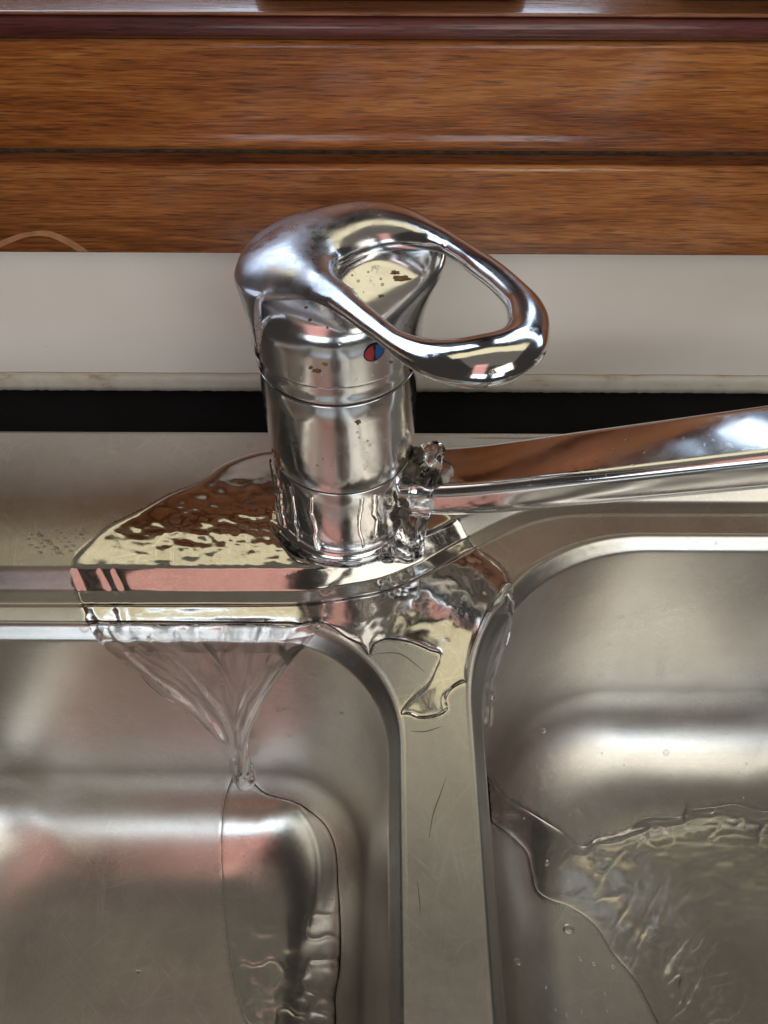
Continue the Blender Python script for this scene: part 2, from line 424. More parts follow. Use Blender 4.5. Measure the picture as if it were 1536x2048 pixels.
# rows of points that follow the step, and a loose grid elsewhere
cu = np.array([p for p in CURVE if -200 < p[0] < 296]); tn = np.gradient(cu, axis=0); tn /= np.linalg.norm(tn, axis=1)[:, None]
nrm = np.stack([-tn[:, 1], tn[:, 0]], 1)
cand = [cu + nrm * k for k in np.arange(-1.2, RUN + 1.5, .6)]
gx, gy = np.meshgrid(np.arange(-203, 299, 1.9), np.arange(-410, YB - 1, 1.9)); gx = gx + (np.arange(gx.shape[0])[:, None] % 2) * .9
g = np.stack([gx.ravel(), gy.ravel()], 1); dd = seg_dist(g[:, 0], g[:, 1], CURVE, False); sg_ = g[:, 1] > CY(g[:, 0])
g = g[~((dd < 2) | (sg_ & (dd < RUN + 2.4)))]; cand.append(g)
gx, gy = np.meshgrid(np.arange(-112, 84, .95), np.arange(-92, YB - 1, .95)); g2 = np.stack([(gx + .3).ravel(), (gy + .4).ravel()], 1)
dd = seg_dist(g2[:, 0], g2[:, 1], CURVE, False); sg_ = g2[:, 1] > CY(g2[:, 0]); g2 = g2[~((dd < 1.6) | (sg_ & (dd < RUN + 2)))]; cand.append(g2)
cand = np.concatenate(cand)
keep = (cand[:, 1] < YB - .5) & (cand[:, 0] > -204) & (cand[:, 0] < 299)
for o in (oL, oR): keep &= sdist(cand[:, 0], cand[:, 1], o) < -.7
cand = cand[keep]
allp = pts + [tuple(p) for p in cand]
vo, eo, fo, _, _, _ = delaunay_2d_cdt([Vector(p) for p in allp], edges, [], 0, 1e-5)
vo = np.array([tuple(v) for v in vo]); fc = np.array([vo[list(f)].mean(0) for f in fo])
kf = ~(inside(fc[:, 0], fc[:, 1], oL) | inside(fc[:, 0], fc[:, 1], oR))
fo = [f for f, k in zip(fo, kf) if k]
z = deck_z(vo[:, 0], vo[:, 1])
rimV = np.column_stack([vo, z]); rimF = [tuple(f) for f in fo]
nb = len(rimV)                                  # folded back edge of the steel
be = np.array([(x, YB, 0) for x in np.linspace(-205, 300, 3)])
sink = empty('double_bowl_sink', (0, -120, -8))
tag(sink, 'scratched stainless steel kitchen sink with two bowls and a narrow divider between them', 'sink')
sink_objs = []
def sinkpart(name, V, F, label=None):
    o = mk(name, V, F, STEEL, sink); o.matrix_parent_inverse = Matrix.Translation(-Vector((0, -120, -8)) * MM)
    if label: o['label'] = label
    sink_objs.append((o, np.array(V), F)); return o
sinkpart('rim', rimV, rimF)
eV, eF = extrude_x(round_poly([(YB, -.1), (YB + 1.1, -.1), (YB + 1.1, -4), (YB, -4)], .35), -205, 300)
sinkpart('back_edge', eV, eF)
def bowl_profile(depth):
    pr = [(0, -8.0), (.3, -7.93), (.6, -7.84), (.95, -7.77), (1.3, -7.80), (1.65, -7.93), (2.0, -8.15), (2.5, -8.65), (3.1, -9.45), (4.2, -10.8), (5.0, -11.7)]
    pr += [(5.35, -12.25), (5.5, -12.9), (5.6, -13.8), (5.8, -15.5)]
    zf = -(depth - 42); wall0 = (6.0, -18)
    woff = 6.0 + 8.0
    for t in np.linspace(0, 1, 60): pr.append((wall0[0] + (woff - wall0[0]) * t, wall0[1] + (zf - wall0[1]) * t))
    a0 = math.atan2(woff - 6, -(zf + 18))
    R = 42
    for t in np.linspace(a0, math.pi / 2 - .02, 44)[1:]:
        pr.append((woff + R * (math.cos(a0) - math.cos(t)), zf - R * (math.sin(t) - math.sin(a0))))
    zl = pr[-1][1]; ol = pr[-1][0]
    for t in np.linspace(0, 1, 40)[1:]: pr.append((ol + t * 58, zl - .9 * t))
    return pr
def make_bowl(b, depth, label):
    rings = []
    for o, zz in bowl_profile(depth):
        r = rrect(b, o); fr = np.clip((-8 - zz) / (depth - 8), 0, 1); ym = b['y0'] + 175; r[:, 1] += 82 * fr * np.clip((ym - r[:, 1]) / 120, 0, 1) ** 1.0
        rings.append(np.column_stack([r, np.full(len(r), zz)]))
    V, F = loft(rings[::1]); n = len(rings[0]); c = len(V)
    last = rings[-1]; V = np.vstack([V, last.mean(0)[None]]); k = (len(rings) - 1) * n
    F = [f[::-1] for f in F] + [((k + j), c, (k + (j + 1) % n)) for j in range(n)]
    # centre fan is wide, subdivide with inner rings
    F = F[:-n]; prev = k; V = list(map(tuple, V[:-1])); cen = last.mean(0)
    for s in (.85, .7, .55, .4, .25, .12):
        st = len(V); V += [tuple(cen + (q - cen) * s - np.array([0, 0, -(-.45) * (1 - s * s)])) for q in last]
        F += [(prev + j, st + j, st + (j + 1) % n, prev + (j + 1) % n) for j in range(n)]; prev = st
    F.append(tuple(prev + j for j in range(n)))
    F = [f[::-1] for f in F]
    return sinkpart('bowl', np.array(V), F, label)
make_bowl(LB, 152, 'left bowl with water running down its back wall')
make_bowl(RB, 152, 'right bowl with water swirling on its floor')
SV = []; SF = []
for o, V, F in sink_objs:
    k = len(SV); SV += [Vector(v) for v in V]; SF += [tuple(i + k for i in f) for f in F]
BVH = BVHTree.FromPolygons(SV, SF)
def cast(px, py):
    v = ray(px, py); loc, nn, i, d = BVH.ray_cast(Vector(CAM_E), Vector(v / np.linalg.norm(v)))
    if loc is None: return None, None
    nn = np.array(nn)
    if nn @ v > 0: nn = -nn
    return np.array(loc), nn

# ================================================================== WALL, SILL, WORKTOP
V, F = extrude_x([(YB + 1.2, -3), (YB + 60, -3), (YB + 60, -30), (YB + 1.2, -30)], -420, 460)
tag(mk('worktop', V, F, BLACK, smooth=False), kind='structure')
V, F = extrude_x([(69.5, -2.9), (69.5, 65.8), (84, 65.8), (84, -2.9)], -420, 460)
tag(mk('wall', V, F, WALL, smooth=False), kind='structure')
# sealant bead with a slightly ragged lower edge
xs = np.arange(-300, 340, 1.3); rings = []
for x in xs:
    wv = NZ(x * .06, 0, 0, 3) * .9; r2 = NZ(x * .5, 4, 0, 2) * .5
    rings.append(np.array([(x, 69.48, 4.8 + wv * .3), (x, 68.7, 4.5 + wv * .3), (x, 67.7 + wv * .2, 3.2), (x, 67.1 + r2 * .6, 1.2), (x, 66.8 + r2 * .6 + wv * .2, -.2), (x, 66.6 + r2 * .6, -2.9), (x, 69.48, -2.9)]))
V, F = loft(rings, True, True, True)
tag(mk('sealant_bead', V, F, SEAL), 'off-white sealant bead with brown stains along the foot of the white wall', 'sealant')
sill = empty('wooden_sill', (0, 50, 74))
tag(sill, 'reddish brown varnished wooden sill of stacked mouldings above the tap', 'window sill')
def SILL(prof): return [(y + 12.2 if y > 63 else -183.7 + (y + 183.7) * 1.05, 224.3 + (z - 224.3) * 1.05) for y, z in prof]
def wpart(name, prof, mat, label=None, sm=True):
    V, F = extrude_x(SILL(prof), -300, 340); o = mk(name, V, F, mat, sill, smooth=sm)
    o.matrix_parent_inverse = Matrix.Translation(-Vector((0, 50, 74)) * MM)
    if sm: o.data.shade_auto_smooth(use_auto_smooth=True, angle=math.radians(28)) if hasattr(o.data, 'shade_auto_smooth') else None
    if label: o['label'] = label
    return o
wpart('lower_board', round_poly([(50.6, 73.6), (50, 103.6), (51.0, 104.5), (52.6, 105.0), (53.2, 108.4), (63.9, 108.4), (63.9, 73.6)], [1.0, .6, .4, .6, .3, 0, 0]), WOOD_B)
wpart('upper_board', round_poly([(50.8, 109.5), (48.2, 110.4), (47.0, 113.0), (48.1, 115.4), (48.8, 138.9), (50, 140.0), (63.9, 140.0), (63.9, 108.6), (54.6, 108.6)], [.6, 1.2, 1.2, .8, .8, .5, 0, 0, .3]), WOOD)
wpart('nose_moulding', round_poly([(51.5, 140.3), (48.8, 140.6), (46.6, 142.0), (46.3, 144.2), (47.5, 145.8), (50, 146.2), (63.9, 146.2), (63.9, 140.3)], [.2, .8, 1, 1, .8, .2, 0, 0]), WOOD_D)
wpart('ledge_board', round_poly([(48.2, 146.4), (48.0, 146.9), (48.6, 147.3), (150, 147.6), (150, 146.4)], [.2, .3, .3, 0, 0]), WOOD_T)
wpart('groove_strip', [(51.3, 103.9), (52.6, 109.2), (56, 109.2), (56, 103.9)], wood_mat('grimy_shaded_wood', (.06, .018, .006), (.12, .034, .010), (.17, .055, .014), .7, 8.1, 0), 'strip between the two boards, dark with grime and painted groove shade', False)  # grime and groove shade both put into this dark wood colour
# dust lying in the groove
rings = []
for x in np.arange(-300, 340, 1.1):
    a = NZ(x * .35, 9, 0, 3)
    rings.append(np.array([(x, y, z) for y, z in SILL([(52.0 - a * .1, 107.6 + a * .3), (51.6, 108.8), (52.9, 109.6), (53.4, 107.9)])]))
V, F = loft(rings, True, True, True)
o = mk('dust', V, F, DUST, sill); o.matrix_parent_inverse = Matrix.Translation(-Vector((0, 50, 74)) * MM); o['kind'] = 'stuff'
# two dark trays standing on the ledge, only their lower front edges are in the picture
def dark_box(xa, xb, y0, label):
    prof = round_poly([(xa, y0), (xb, y0), (xb, y0 + 60), (xa, y0 + 60)], 7, 7); prof = np.array(prof); c = prof.mean(0)
    rings = []
    for s, zz in [(.94, 143.9), (.985, 144.2), (1, 145.2), (1.01, 186), (1.0, 187), (.97, 187), (.955, 186), (.95, 152)]:
        rings.append(np.column_stack([c + (prof - c) * s, np.full(len(prof), zz)]))
    V, F = loft(rings, True, True, True); o = mk('planter_box', V, [f[::-1] for f in F], BLACKP)
    tag(o, label, 'planter box', 'dark boxes on the sill'); return o
a_, b_ = uz(500, 3, 143.8), uz(1060, 3, 143.8)
dark_box(a_[0], b_[0], a_[1] + .6, 'glossy near-black box on the sill ledge, the one straight above the tap')
a_, b_ = uz(1348, 3, 143.8), uz(1348, 3, 143.8)
dark_box(a_[0], a_[0] + 75, a_[1] + .6, 'glossy near-black box on the sill ledge, cut off by the top right corner')

# ================================================================== TAP
LEAN = 0.0; TX = .85; TR = 1.08
tap = empty('mixer_tap', (0, 0, 0))
tag(tap, 'worn chrome mixer tap with a looped lever handle, leaking at its spout joint', 'tap')
def lean(V):
    V = np.array(V, float); V[:, :2] *= TR; V[:, 0] += TX; return V
def revolve(prof, n=160, fn=None):
    rings = []
    for r, zz in prof:
        a = np.linspace(0, 2 * math.pi, n, endpoint=False)
        rr = r if fn is None else r * fn(a, zz)
        rings.append(np.column_stack([rr * np.cos(a), rr * np.sin(a), np.full(n, zz)]))
    return loft(rings, True, True, True)
def rev(name, prof, mat, label=None):
    V, F = revolve(prof); o = mk(name, lean(V), F, mat, tap)
    if label: o['label'] = label
    return o
def arcp(r, z0, z1, e=.5):
    return [(r - e, z0), (r - e * .3, z0 + e * .25), (r, z0 + e), *[(r, q) for q in np.linspace(z0 + e, z1 - e, 6)[1:-1]], (r, z1 - e), (r - e * .3, z1 - e * .25), (r - e, z1)]
rev('base_flange', [(23.2, .3), (24.0, .8), (24.3, 1.8), (24.0, 2.9), (23.2, 3.9), (22.2, 4.4), (20, 4.5)], CHROME_MID)
rev('base_body', arcp(22.1, 4.8, 35.2, .3), CHROME_MID, 'lower body ring streaked with running water')
rev('seam', [(21.75, 34.9), (21.75, 36.7)], GASKET)
rev('body', arcp(22.25, 36.1, 73.3, .35), CHROME_MID)
rev('seam', [(21.8, 73), (21.8, 74.8)], GASKET)
rev('collar_ring', [(21.9, 74.2), (22.4, 74.5), (22.5, 75.2), (22.2, 76.4), (22.1, 78.4), (22.3, 80.0), (22.2, 80.9), (21.6, 81.2)], CHROME_WORN)
# cap under the handle: barrel with a rounded top and a swelling under the lever root
def capF(x, y, z):
    x = (x - TX); rho = np.sqrt(x * x + y * y) + 1e-6
    top = 108.0; rr = 17.0
    q1 = rho - (25.0 - rr); q2 = z - (top - rr)
    body = np.sqrt(np.maximum(q1, 0) ** 2 + np.maximum(q2, 0) ** 2) + np.minimum(np.maximum(q1, q2), 0) - rr
    lobe = np.sqrt(((x - 17) / 1.15) ** 2 + ((y - 2) / 1.0) ** 2 + ((z - 107) / .95) ** 2) - 12.5
    f = smin(body, lobe, 11)
    f = smax(f, 80.9 - z, .5)
    return smax(f, (z - 105.0 - np.where(y < 0, .22 * y, .22 * y + .5 * y * y / (np.abs(y) + 4))) * .9, 4)
P_, Q_ = surface(capF, (-27, -27, 79.5), (40, 27, 111), .6)
mk('cap', P_, Q_, CHROME_WORN, tap)

# handle, modelled in its own tilted frame
g_, z0_ = .25, 106.0; c0 = np.array([2.3, 0, z0_])
e1 = np.array([.7071, -.7071, g_]); e1 /= np.linalg.norm(e1); e2 = np.array([.7071, .7071, 0]); en = np.cross(e1, e2)
if en[2] < 0: en = -en
O_ = [(-1, -25.6), (4.0, -23.2), (10, -20.9), (18.2, -20.9), (27.7, -22.9), (36.6, -25.2), (42.5, -26.6), (49.2, -28.6), (56.2, -30.4), (61.3, -31.2), (66.9, -31.0), (72.0, -29.4), (75.9, -26.6), (78.1, -22.5), (78.6, -17.5), (77.6, -12.3), (74.4, -7), (70.2, -1.7), (64.4, 3.1), (57.7, 6.9), (48.8, 11.4), (39, 15.6), (28.2, 19.6), (15.9, 23.6), (6.5, 26.2), (-3, 27.3), (-12, 24.9), (-19.5, 19.4), (-25.2, 11.2), (-27.6, 1.5), (-26.6, -8), (-22.3, -16.5), (-15.5, -23), (-8.5, -26.2)]
H_ = [(10.4, -9.4), (4.6, -2.5), (6.0, 7.4), (13.0, 12.8), (22.4, 14.0), (30.1, 12.0), (40.0, 7.8), (49.5, 3.6), (57.6, -1.1), (62.8, -6.3), (65.4, -10.3), (66.0, -14.8), (62.6, -19.2), (57, -21.9), (50.5, -22.5), (45, -21.7), (31.6, -17.4), (20.0, -13.2)]
OP = catmull(O_, True, .9); HP = catmull(H_, True, .9)
def fields(p, q):
    a = sdist(p, q, OP); b = -sdist(p, q, HP); return a.reshape(p.shape), b.reshape(p.shape)
_h = .5
_px = np.arange(-36, 88, _h); _py = np.arange(-40, 36, _h)
_A, _B = fields(*np.meshgrid(_px, _py, indexing='ij'))
def blur(A, k=2):
    for _ in range(k):
        A = (np.roll(A, 1, 0) + 2 * A + np.roll(A, -1, 0)) / 4; A = (np.roll(A, 1, 1) + 2 * A + np.roll(A, -1, 1)) / 4
    return A
_A = blur(_A, 3); _B = blur(_B, 3)
def bic(T, p, q):
    """cubic B-spline lookup: smooth normals"""
    u = (p - _px[0]) / _h; v = (q - _py[0]) / _h; u = np.clip(u, 2, T.shape[0] - 4); v = np.clip(v, 2, T.shape[1] - 4)
    i = np.floor(u).astype(int); j = np.floor(v).astype(int); a = u - i; b = v - j
    wf = lambda t: [(1 - t) ** 3 / 6, (3 * t ** 3 - 6 * t * t + 4) / 6, (-3 * t ** 3 + 3 * t * t + 3 * t + 1) / 6, t ** 3 / 6]
    wa, wb = wf(a), wf(b); r = 0
    for m in range(4):
        for k in range(4): r = r + wa[m] * wb[k] * T[i + m - 1, j + k - 1]
    return r
def handleF(p, q, w):
    A = bic(_A, p, q); B = bic(_B, p, q); Ls = 10.5
    sat = lambda d: np.where(d > 0, Ls * (1 - np.exp(-np.maximum(d, 0) / Ls)), d)
    rho = np.sqrt(p * p + q * q) + 1e-6
    G = sat(A) * sat(B) * .95
    G = np.where((A < 0) & (B < 0), -np.abs(G), G)
    wk = np.where(w > 0, w, w * 1.45)
    f = (wk * wk - G) / (2 * np.sqrt(np.maximum(G, 0) + wk * wk + 4.0))
    ang = np.degrees(np.arctan2(q, p)); da = np.abs((ang + 13 + 180) % 360 - 180)
    t = np.clip((da - 70) / 44, 0, 1); wb = 2 - 27.5 * (t * t * (3 - 2 * t)) ** .85
    sk = smax(np.abs(rho - 26.9) - 1.15, wb - w, 1.0); sk = smax(sk, w - 1.0, 1.0)
    f = smin(f, sk, 2.0)
    return f
P_, Q_ = surface(handleF, (-31, -35, -27), (83, 31, 12), .55)
Vh = c0 + P_[:, :1] * e1 + P_[:, 1:2] * e2 + P_[:, 2:3] * en
ho = mk('handle', Vh, Q_, HANDLE, tap); ho['label'] = 'looped lever handle with water spots on its domed head'

# red and blue marker let into the cap
def on_cap(ang, z, r=25.05): return np.array([r * math.cos(ang) + TX, r * math.sin(ang), z])
def disc_part(a0, z0, rad, lo, hi, name, mat, lift, parent=tap):
    V = []; nR, nA = 5, 20
    for i in range(nR + 1):
        for j in range(nA + 1):
            ph = lo + (hi - lo) * j / nA; r = rad * i / nR
            V.append(on_cap(a0 + r * math.cos(ph) / 23, z0 + r * math.sin(ph), 25.0 + lift))
    F = [(i * (nA + 1) + j, (i + 1) * (nA + 1) + j, (i + 1) * (nA + 1) + j + 1, i * (nA + 1) + j + 1) for i in range(nR) for j in range(nA)]
    me = mk(name, V, F, mat, parent); return me
CAPO = [o for o in tap.children if o.name == 'cap'][0]
MA = math.radians(-63); MZ = 91.5
disc_part(MA, MZ, 2.9, 0, 2 * math.pi, 'marker_ring', GASKET, .03)
disc_part(MA - .006, MZ, 2.45, math.radians(98), math.radians(262), 'marker_half', RED, .12).__setitem__('label', 'red half of the round marker')
disc_part(MA + .006, MZ, 2.45, math.radians(-82), math.radians(82), 'marker_half', BLUE, .12).__setitem__('label', 'blue half of the round marker')

# spout
SP = [(6, -1.0, 20), (24, -5.0, 22.0), (45, -10.5, 29), (80, -19.5, 45.5), (124, -30.5, 66.5), (160, -39, 83), (200, -49, 99)]
SPc = catmull(SP, False, 3.0); rings = []
for i, c in enumerate(SPc):
    t = SPc[min(i + 1, len(SPc) - 1)] - SPc[max(i - 1, 0)]; t /= np.linalg.norm(t)
    side = np.cross([0, 0, 1], t); side /= np.linalg.norm(side); up = np.cross(t, side)
    a = i / (len(SPc) - 1); k = 1.0 + .03 * a
    wd, hb, ht = 10.6 * k, 13 * k, 6.4 * k
    prof = round_poly([(-wd, ht * .80), (wd * .93, ht), (wd * 1.05, ht * .1), (wd * .72, -hb * .8), (-wd * .5, -hb), (-wd, -hb * .4)], [3.6, 3.4, 5, 6, 6, 5], 9)
    rings.append(np.array([c + side * p + up * q for p, q in prof]))
V, F = loft(rings, True, True, True); mk('spout', V, F, CHROME, tap)

# crust round the leaking joint
def crustF(x, y, z):
    pts_ = [(24.5, -10, 31, 4), (23, -13, 22, 4.4), (21.5, -15, 13, 4), (25.5, -5, 34, 3.2)]
    f = 1e3
    for a, b, c, r in pts_: f = smin(f, np.sqrt((x - a) ** 2 + (y - b) ** 2 + (z - c) ** 2) - r * .8, 3.5)
    return f + NZ(x * .35, y * .35, z * .35, 3) * 1.9
P_, Q_ = surface(crustF, (12, -22, 2), (34, 6, 42), .5, 3)
mk('limescale_crust', P_, Q_, CRUST, tap)['label'] = 'brown-green crust on the leaking spout joint'

# ================================================================== WATER
def film(name, poly, hfun, label, cat='water', mat=WATER, step=3.0, place=None, closed=False, back=None, edge=1.6):
    B = catmull(poly, True, step)
    x0, y0 = B.min(0); x1, y1 = B.max(0)
    gx, gy = np.meshgrid(np.arange(x0, x1, step), np.arange(y0, y1, step)); gx = gx + (np.arange(gx.shape[0])[:, None] % 2) * step / 2
    gx = gx.ravel(); gy = gy.ravel(); d = sdist(gx, gy, B); k = d > step * .55
    # a dense inner row next to the edge gives the rounded meniscus
    inner = []
    tB = np.roll(B, -1, 0) - np.roll(B, 1, 0); tB /= np.linalg.norm(tB, axis=1)[:, None] + 1e-9
    nB = np.stack([-tB[:, 1], tB[:, 0]], 1)
    area2 = np.sum(B[:, 0] * np.roll(B[:, 1], -1) - np.roll(B[:, 0], -1) * B[:, 1])
    if area2 < 0: nB = -nB
    for off in (.5, 1.3, 2.6, 4.2, 6.2): inner.append(B + nB * off)
    inner = np.concatenate(inner); di = sdist(inner[:, 0], inner[:, 1], B); inner = inner[di > .3]
    k &= d > 7.0
    P = np.concatenate([B, inner, np.stack([gx[k], gy[k]], 1)])
    n = len(B); vo, eo, fo, ov, oe, of = delaunay_2d_cdt([Vector(p) for p in P], [(i, (i + 1) % n) for i in range(n)], [], 0, 1e-4)
    P = np.array([tuple(v) for v in vo]); c = np.array([P[list(f)].mean(0) for f in fo]); kin = inside(c[:, 0], c[:, 1], B)
    fo = [tuple(f) for f, q in zip(fo, kin) if q]
    dd = np.maximum(seg_dist(P[:, 0], P[:, 1], B), 0); dd[~inside(P[:, 0], P[:, 1], B)] = 0
    H = hfun(P[:, 0], P[:, 1], dd)
    V = np.zeros((len(P), 3)); bad = np.zeros(len(P), bool); NN = np.zeros((len(P), 3))
    for i, (px, py) in enumerate(P):
        if place is None: loc, nn = cast(px, py)
        else: loc, nn = place(px, py)
        if loc is None: bad[i] = True; continue
        V[i] = loc; NN[i] = nn
    # smooth normals over neighbours so that creases do not tear the film
    nb = [set() for _ in P]
    for f in fo:
        for a in f: nb[a].update(f)
    for _ in range(3):
        M2 = NN.copy()
        for i, s_ in enumerate(nb):
            if s_: M2[i] = NN[list(s_)].mean(0)
        NN = M2 / (np.linalg.norm(M2, axis=1)[:, None] + 1e-9)
    top = V + NN * (H[:, None] + .03)
    fo = [f for f in fo if not bad[list(f)].any() and max(np.linalg.norm(V[f[0]] - V[f[1]]), np.linalg.norm(V[f[1]] - V[f[2]]), np.linalg.norm(V[f[0]] - V[f[2]])) < 9]
    # make faces point along the normals
    ff = []
    for f in fo:
        nn = np.cross(top[f[1]] - top[f[0]], top[f[2]] - top[f[0]])
        ff.append(f if nn @ NN[f[0]] > 0 else f[::-1])
    # keep the one connected sheet
    par = list(range(len(top)))
    def find(i):
        while par[i] != i: par[i] = par[par[i]]; i = par[i]
        return i
    for f in ff:
        for k in f[1:]: par[find(k)] = find(f[0])
    cn = {}
    for f in ff: cn[find(f[0])] = cn.get(find(f[0]), 0) + 1
    main = max(cn, key=cn.get); ff = [f for f in ff if find(f[0]) == main]
    VV = top
    if closed:
        bk = V - NN * (back if back else .5); m = len(VV); VV = np.vstack([VV, bk])
        ec = {}
        for f in ff:
            for a, b in zip(f, f[1:] + f[:1]): ec[(a, b)] = 1
        ff2 = [tuple(i + m for i in f[::-1]) for f in ff]
        for (a, b) in ec:
            if (b, a) not in ec: ff2.append((b, a, a + m)); ff2.append((b, a + m, b + m))
        ff = ff + ff2
    used = sorted({i for f in ff for i in f}); mp = {a: b for b, a in enumerate(used)}
    base = V[used] if not closed else None
    VV = VV[used]; ff = [tuple(mp[i] for i in f) for f in ff]
    o = mk(name, VV, ff, mat); tag(o, label, cat)
    return o, (VV if base is None else base), ff
def men(d, w, h): t = np.clip(d / w, 0, 1); return h * np.sqrt(np.clip(1 - (1 - t) ** 2, 0, 1))
def ridge(x, y, line, wdt, h):
    d = seg_dist(x, y, catmull(line, False, 8.), False); return h * np.exp(-(d / wdt) ** 2)
wetfilms = []
def ripple(x, y, fx, fy, s_, p=5): return (1 - np.abs(NZ(x * fx, y * fy, s_, 2))) ** p
# sheet on the deck, down the step and over the middle of the sink
deck_poly = [(560, 905), (510, 908), (450, 930), (400, 965), (340, 990), (280, 1023), (220, 1052), (180, 1083), (150, 1112), (140, 1137), (147, 1165), (160, 1198), (170, 1225), (184, 1250),
             (300, 1250), (420, 1249), (520, 1249), (590, 1253), (640, 1246), (668, 1257), (690, 1274), (718, 1288), (736, 1309), (744, 1302), (750, 1288), (775, 1279), (820, 1286), (860, 1302), (880, 1310),
             (872, 1335), (856, 1365), (825, 1392), (806, 1414), (802, 1428), (818, 1430), (842, 1438), (878, 1432), (896, 1418), (893, 1398), (903, 1380), (922, 1368), (934, 1362),
             (935, 1330), (946, 1290), (972, 1228), (1004, 1182), (1018, 1166), (1006, 1138), (975, 1112), (945, 1090), (928, 1062), (915, 1040), (870, 1010), (800, 980), (700, 960), (620, 930)]
def h_deck(x, y, d):
    h = men(d, 15, .95)
    damp = np.clip(d / 30, 0, 1)
    r1 = np.clip(1 - np.hypot((x - 500) / 330, (y - 1045) / 120), 0, 1)
    h = h + damp * r1 ** .6 * .70 * NZ(x * .030 + y * .012, y * .070 - x * .01, 0, 3)
    h = h + damp * .20 * NZ(x * .014, y * .03, 2, 2)
    r2 = np.clip((x - 620) / 120, 0, 1)
    h = h + damp * r2 * (.30 * NZ(x * .018, y * .018, 5, 3) + .42 * np.exp(-(((x - 940) / 90) ** 2 + ((y - 1170) / 90) ** 2)) * NZ(x * .045, y * .045, 8, 3) + .25 * np.exp(-(((x - 800) / 90) ** 2 + ((y - 1230) / 50) ** 2)) * ripple(x, y, .02, .025, 2, 5))
    for q in ([(650, 1180), (695, 1135), (720, 1110)], [(730, 1120), (755, 1160), (782, 1184)]):
        h = h + ridge(x, y, q, 8, .38) * damp
    for q in ([(205, 1140), (228, 1190), (245, 1245)], [(232, 1142), (252, 1190), (262, 1245)], [(160, 1140), (182, 1195), (196, 1240)]):
        h = h + ridge(x, y, q, 7, .35)
    return h
o, V1, F1 = film('water_sheet', deck_poly, h_deck, 'thin clear sheet of water spread round the foot of the tap over deck and divider'); wetfilms.append((V1, F1))
# curtain falling into the left bowl
def place_curtain(px, py):
    n = np.array([0, -1, .17]); n /= np.linalg.norm(n)
    p = uplane(px, py, (0, -49.6, -12), n); return p, np.array([0, -.93, .36])
cur_poly = [(182, 1247), (300, 1249), (420, 1249), (520, 1249), (590, 1252), (640, 1246), (620, 1278), (592, 1310), (562, 1350), (535, 1390), (515, 1430), (500, 1465), (497, 1510), (512, 1548), (505, 1575), (480, 1580), (462, 1545), (456, 1500), (430, 1472), (385, 1438), (362, 1408), (335, 1395), (300, 1368), (276, 1340), (250, 1322), (228, 1304), (205, 1285)]
def h_cur(x, y, d):
    h = men(d, 9, .8)
    # streaks that run together towards the foot of the curtain
    th = np.arctan2(x - 478, 1560 - y); r = np.hypot(x - 478, y - 1560)
    h = h + np.clip(d / 14, 0, 1) * .75 * NZ(th * 11 + 3, r * .012, 1, 3) * np.clip(r / 120, .5, 1.1)
    h = h + ridge(x, y, [(200, 1268), (265, 1315), (330, 1370), (400, 1425), (450, 1485), (480, 1560)], 8, 2.0)
    h = h + ridge(x, y, [(240, 1262), (320, 1325), (400, 1385), (450, 1440), (472, 1490)], 9, .8)
    h = h + ridge(x, y, [(600, 1290), (548, 1360), (512, 1425), (490, 1480), (486, 1540)], 8, 1.9)
    for q, w_, k_ in (([(560, 1300), (500, 1380), (470, 1450)], 5, .9), ([(300, 1275), (380, 1350), (440, 1420), (468, 1500)], 4, .9), ([(218, 1290), (262, 1330), (312, 1376), (372, 1424)], 4, 1.0),
                      ([(268, 1300), (335, 1352), (392, 1400), (440, 1460)], 4, .8), ([(628, 1268), (590, 1310), (556, 1362), (520, 1420), (500, 1470)], 4, 1.0), ([(380, 1262), (430, 1330), (462, 1410), (476, 1490)], 5, .5), ([(520, 1262), (505, 1330), (488, 1410)], 5, .5)):
        h = h + ridge(x, y, q, w_, k_)
    return np.minimum(h, men(d, 9, 3))
o, V2, F2 = film('water_curtain', cur_poly, h_cur, 'clear triangular curtain of water falling from the back edge into the left bowl', place=place_curtain, closed=True, back=.35)
# film that runs on down the wall and floor of the left bowl
lf_poly = [(470, 1548), (495, 1552), (530, 1585), (590, 1604), (625, 1625), (655, 1655), (672, 1700), (677, 1770), (682, 1850), (681, 1930), (672, 1990), (662, 2070), (560, 2075), (500, 2050), (478, 1995), (464, 1940), (456, 1880), (448, 1800), (444, 1740), (441, 1690), (444, 1640), (452, 1590)]
def h_lf(x, y, d):
    h = men(d, 12, .55); g = np.clip((y - 1760) / 160, 0, 1) * np.clip(d / 22, 0, 1)
    h = h + g * (.75 * ripple(x, y, .017, .020, 3, 6) + .25 * NZ(x * .026, y * .026, 3, 2)) + np.clip(d / 22, 0, 1) * .07 * NZ(x * .03, y * .008, 6, 2)
    h = h + ridge(x, y, [(600, 1610), (632, 1680), (640, 1760), (625, 1850)], 7, .35)
    return h
o, V3, F3 = film('water_film', lf_poly, h_lf, 'shallow film of water running down the back wall to the floor of the left bowl'); wetfilms.append((V3, F3))
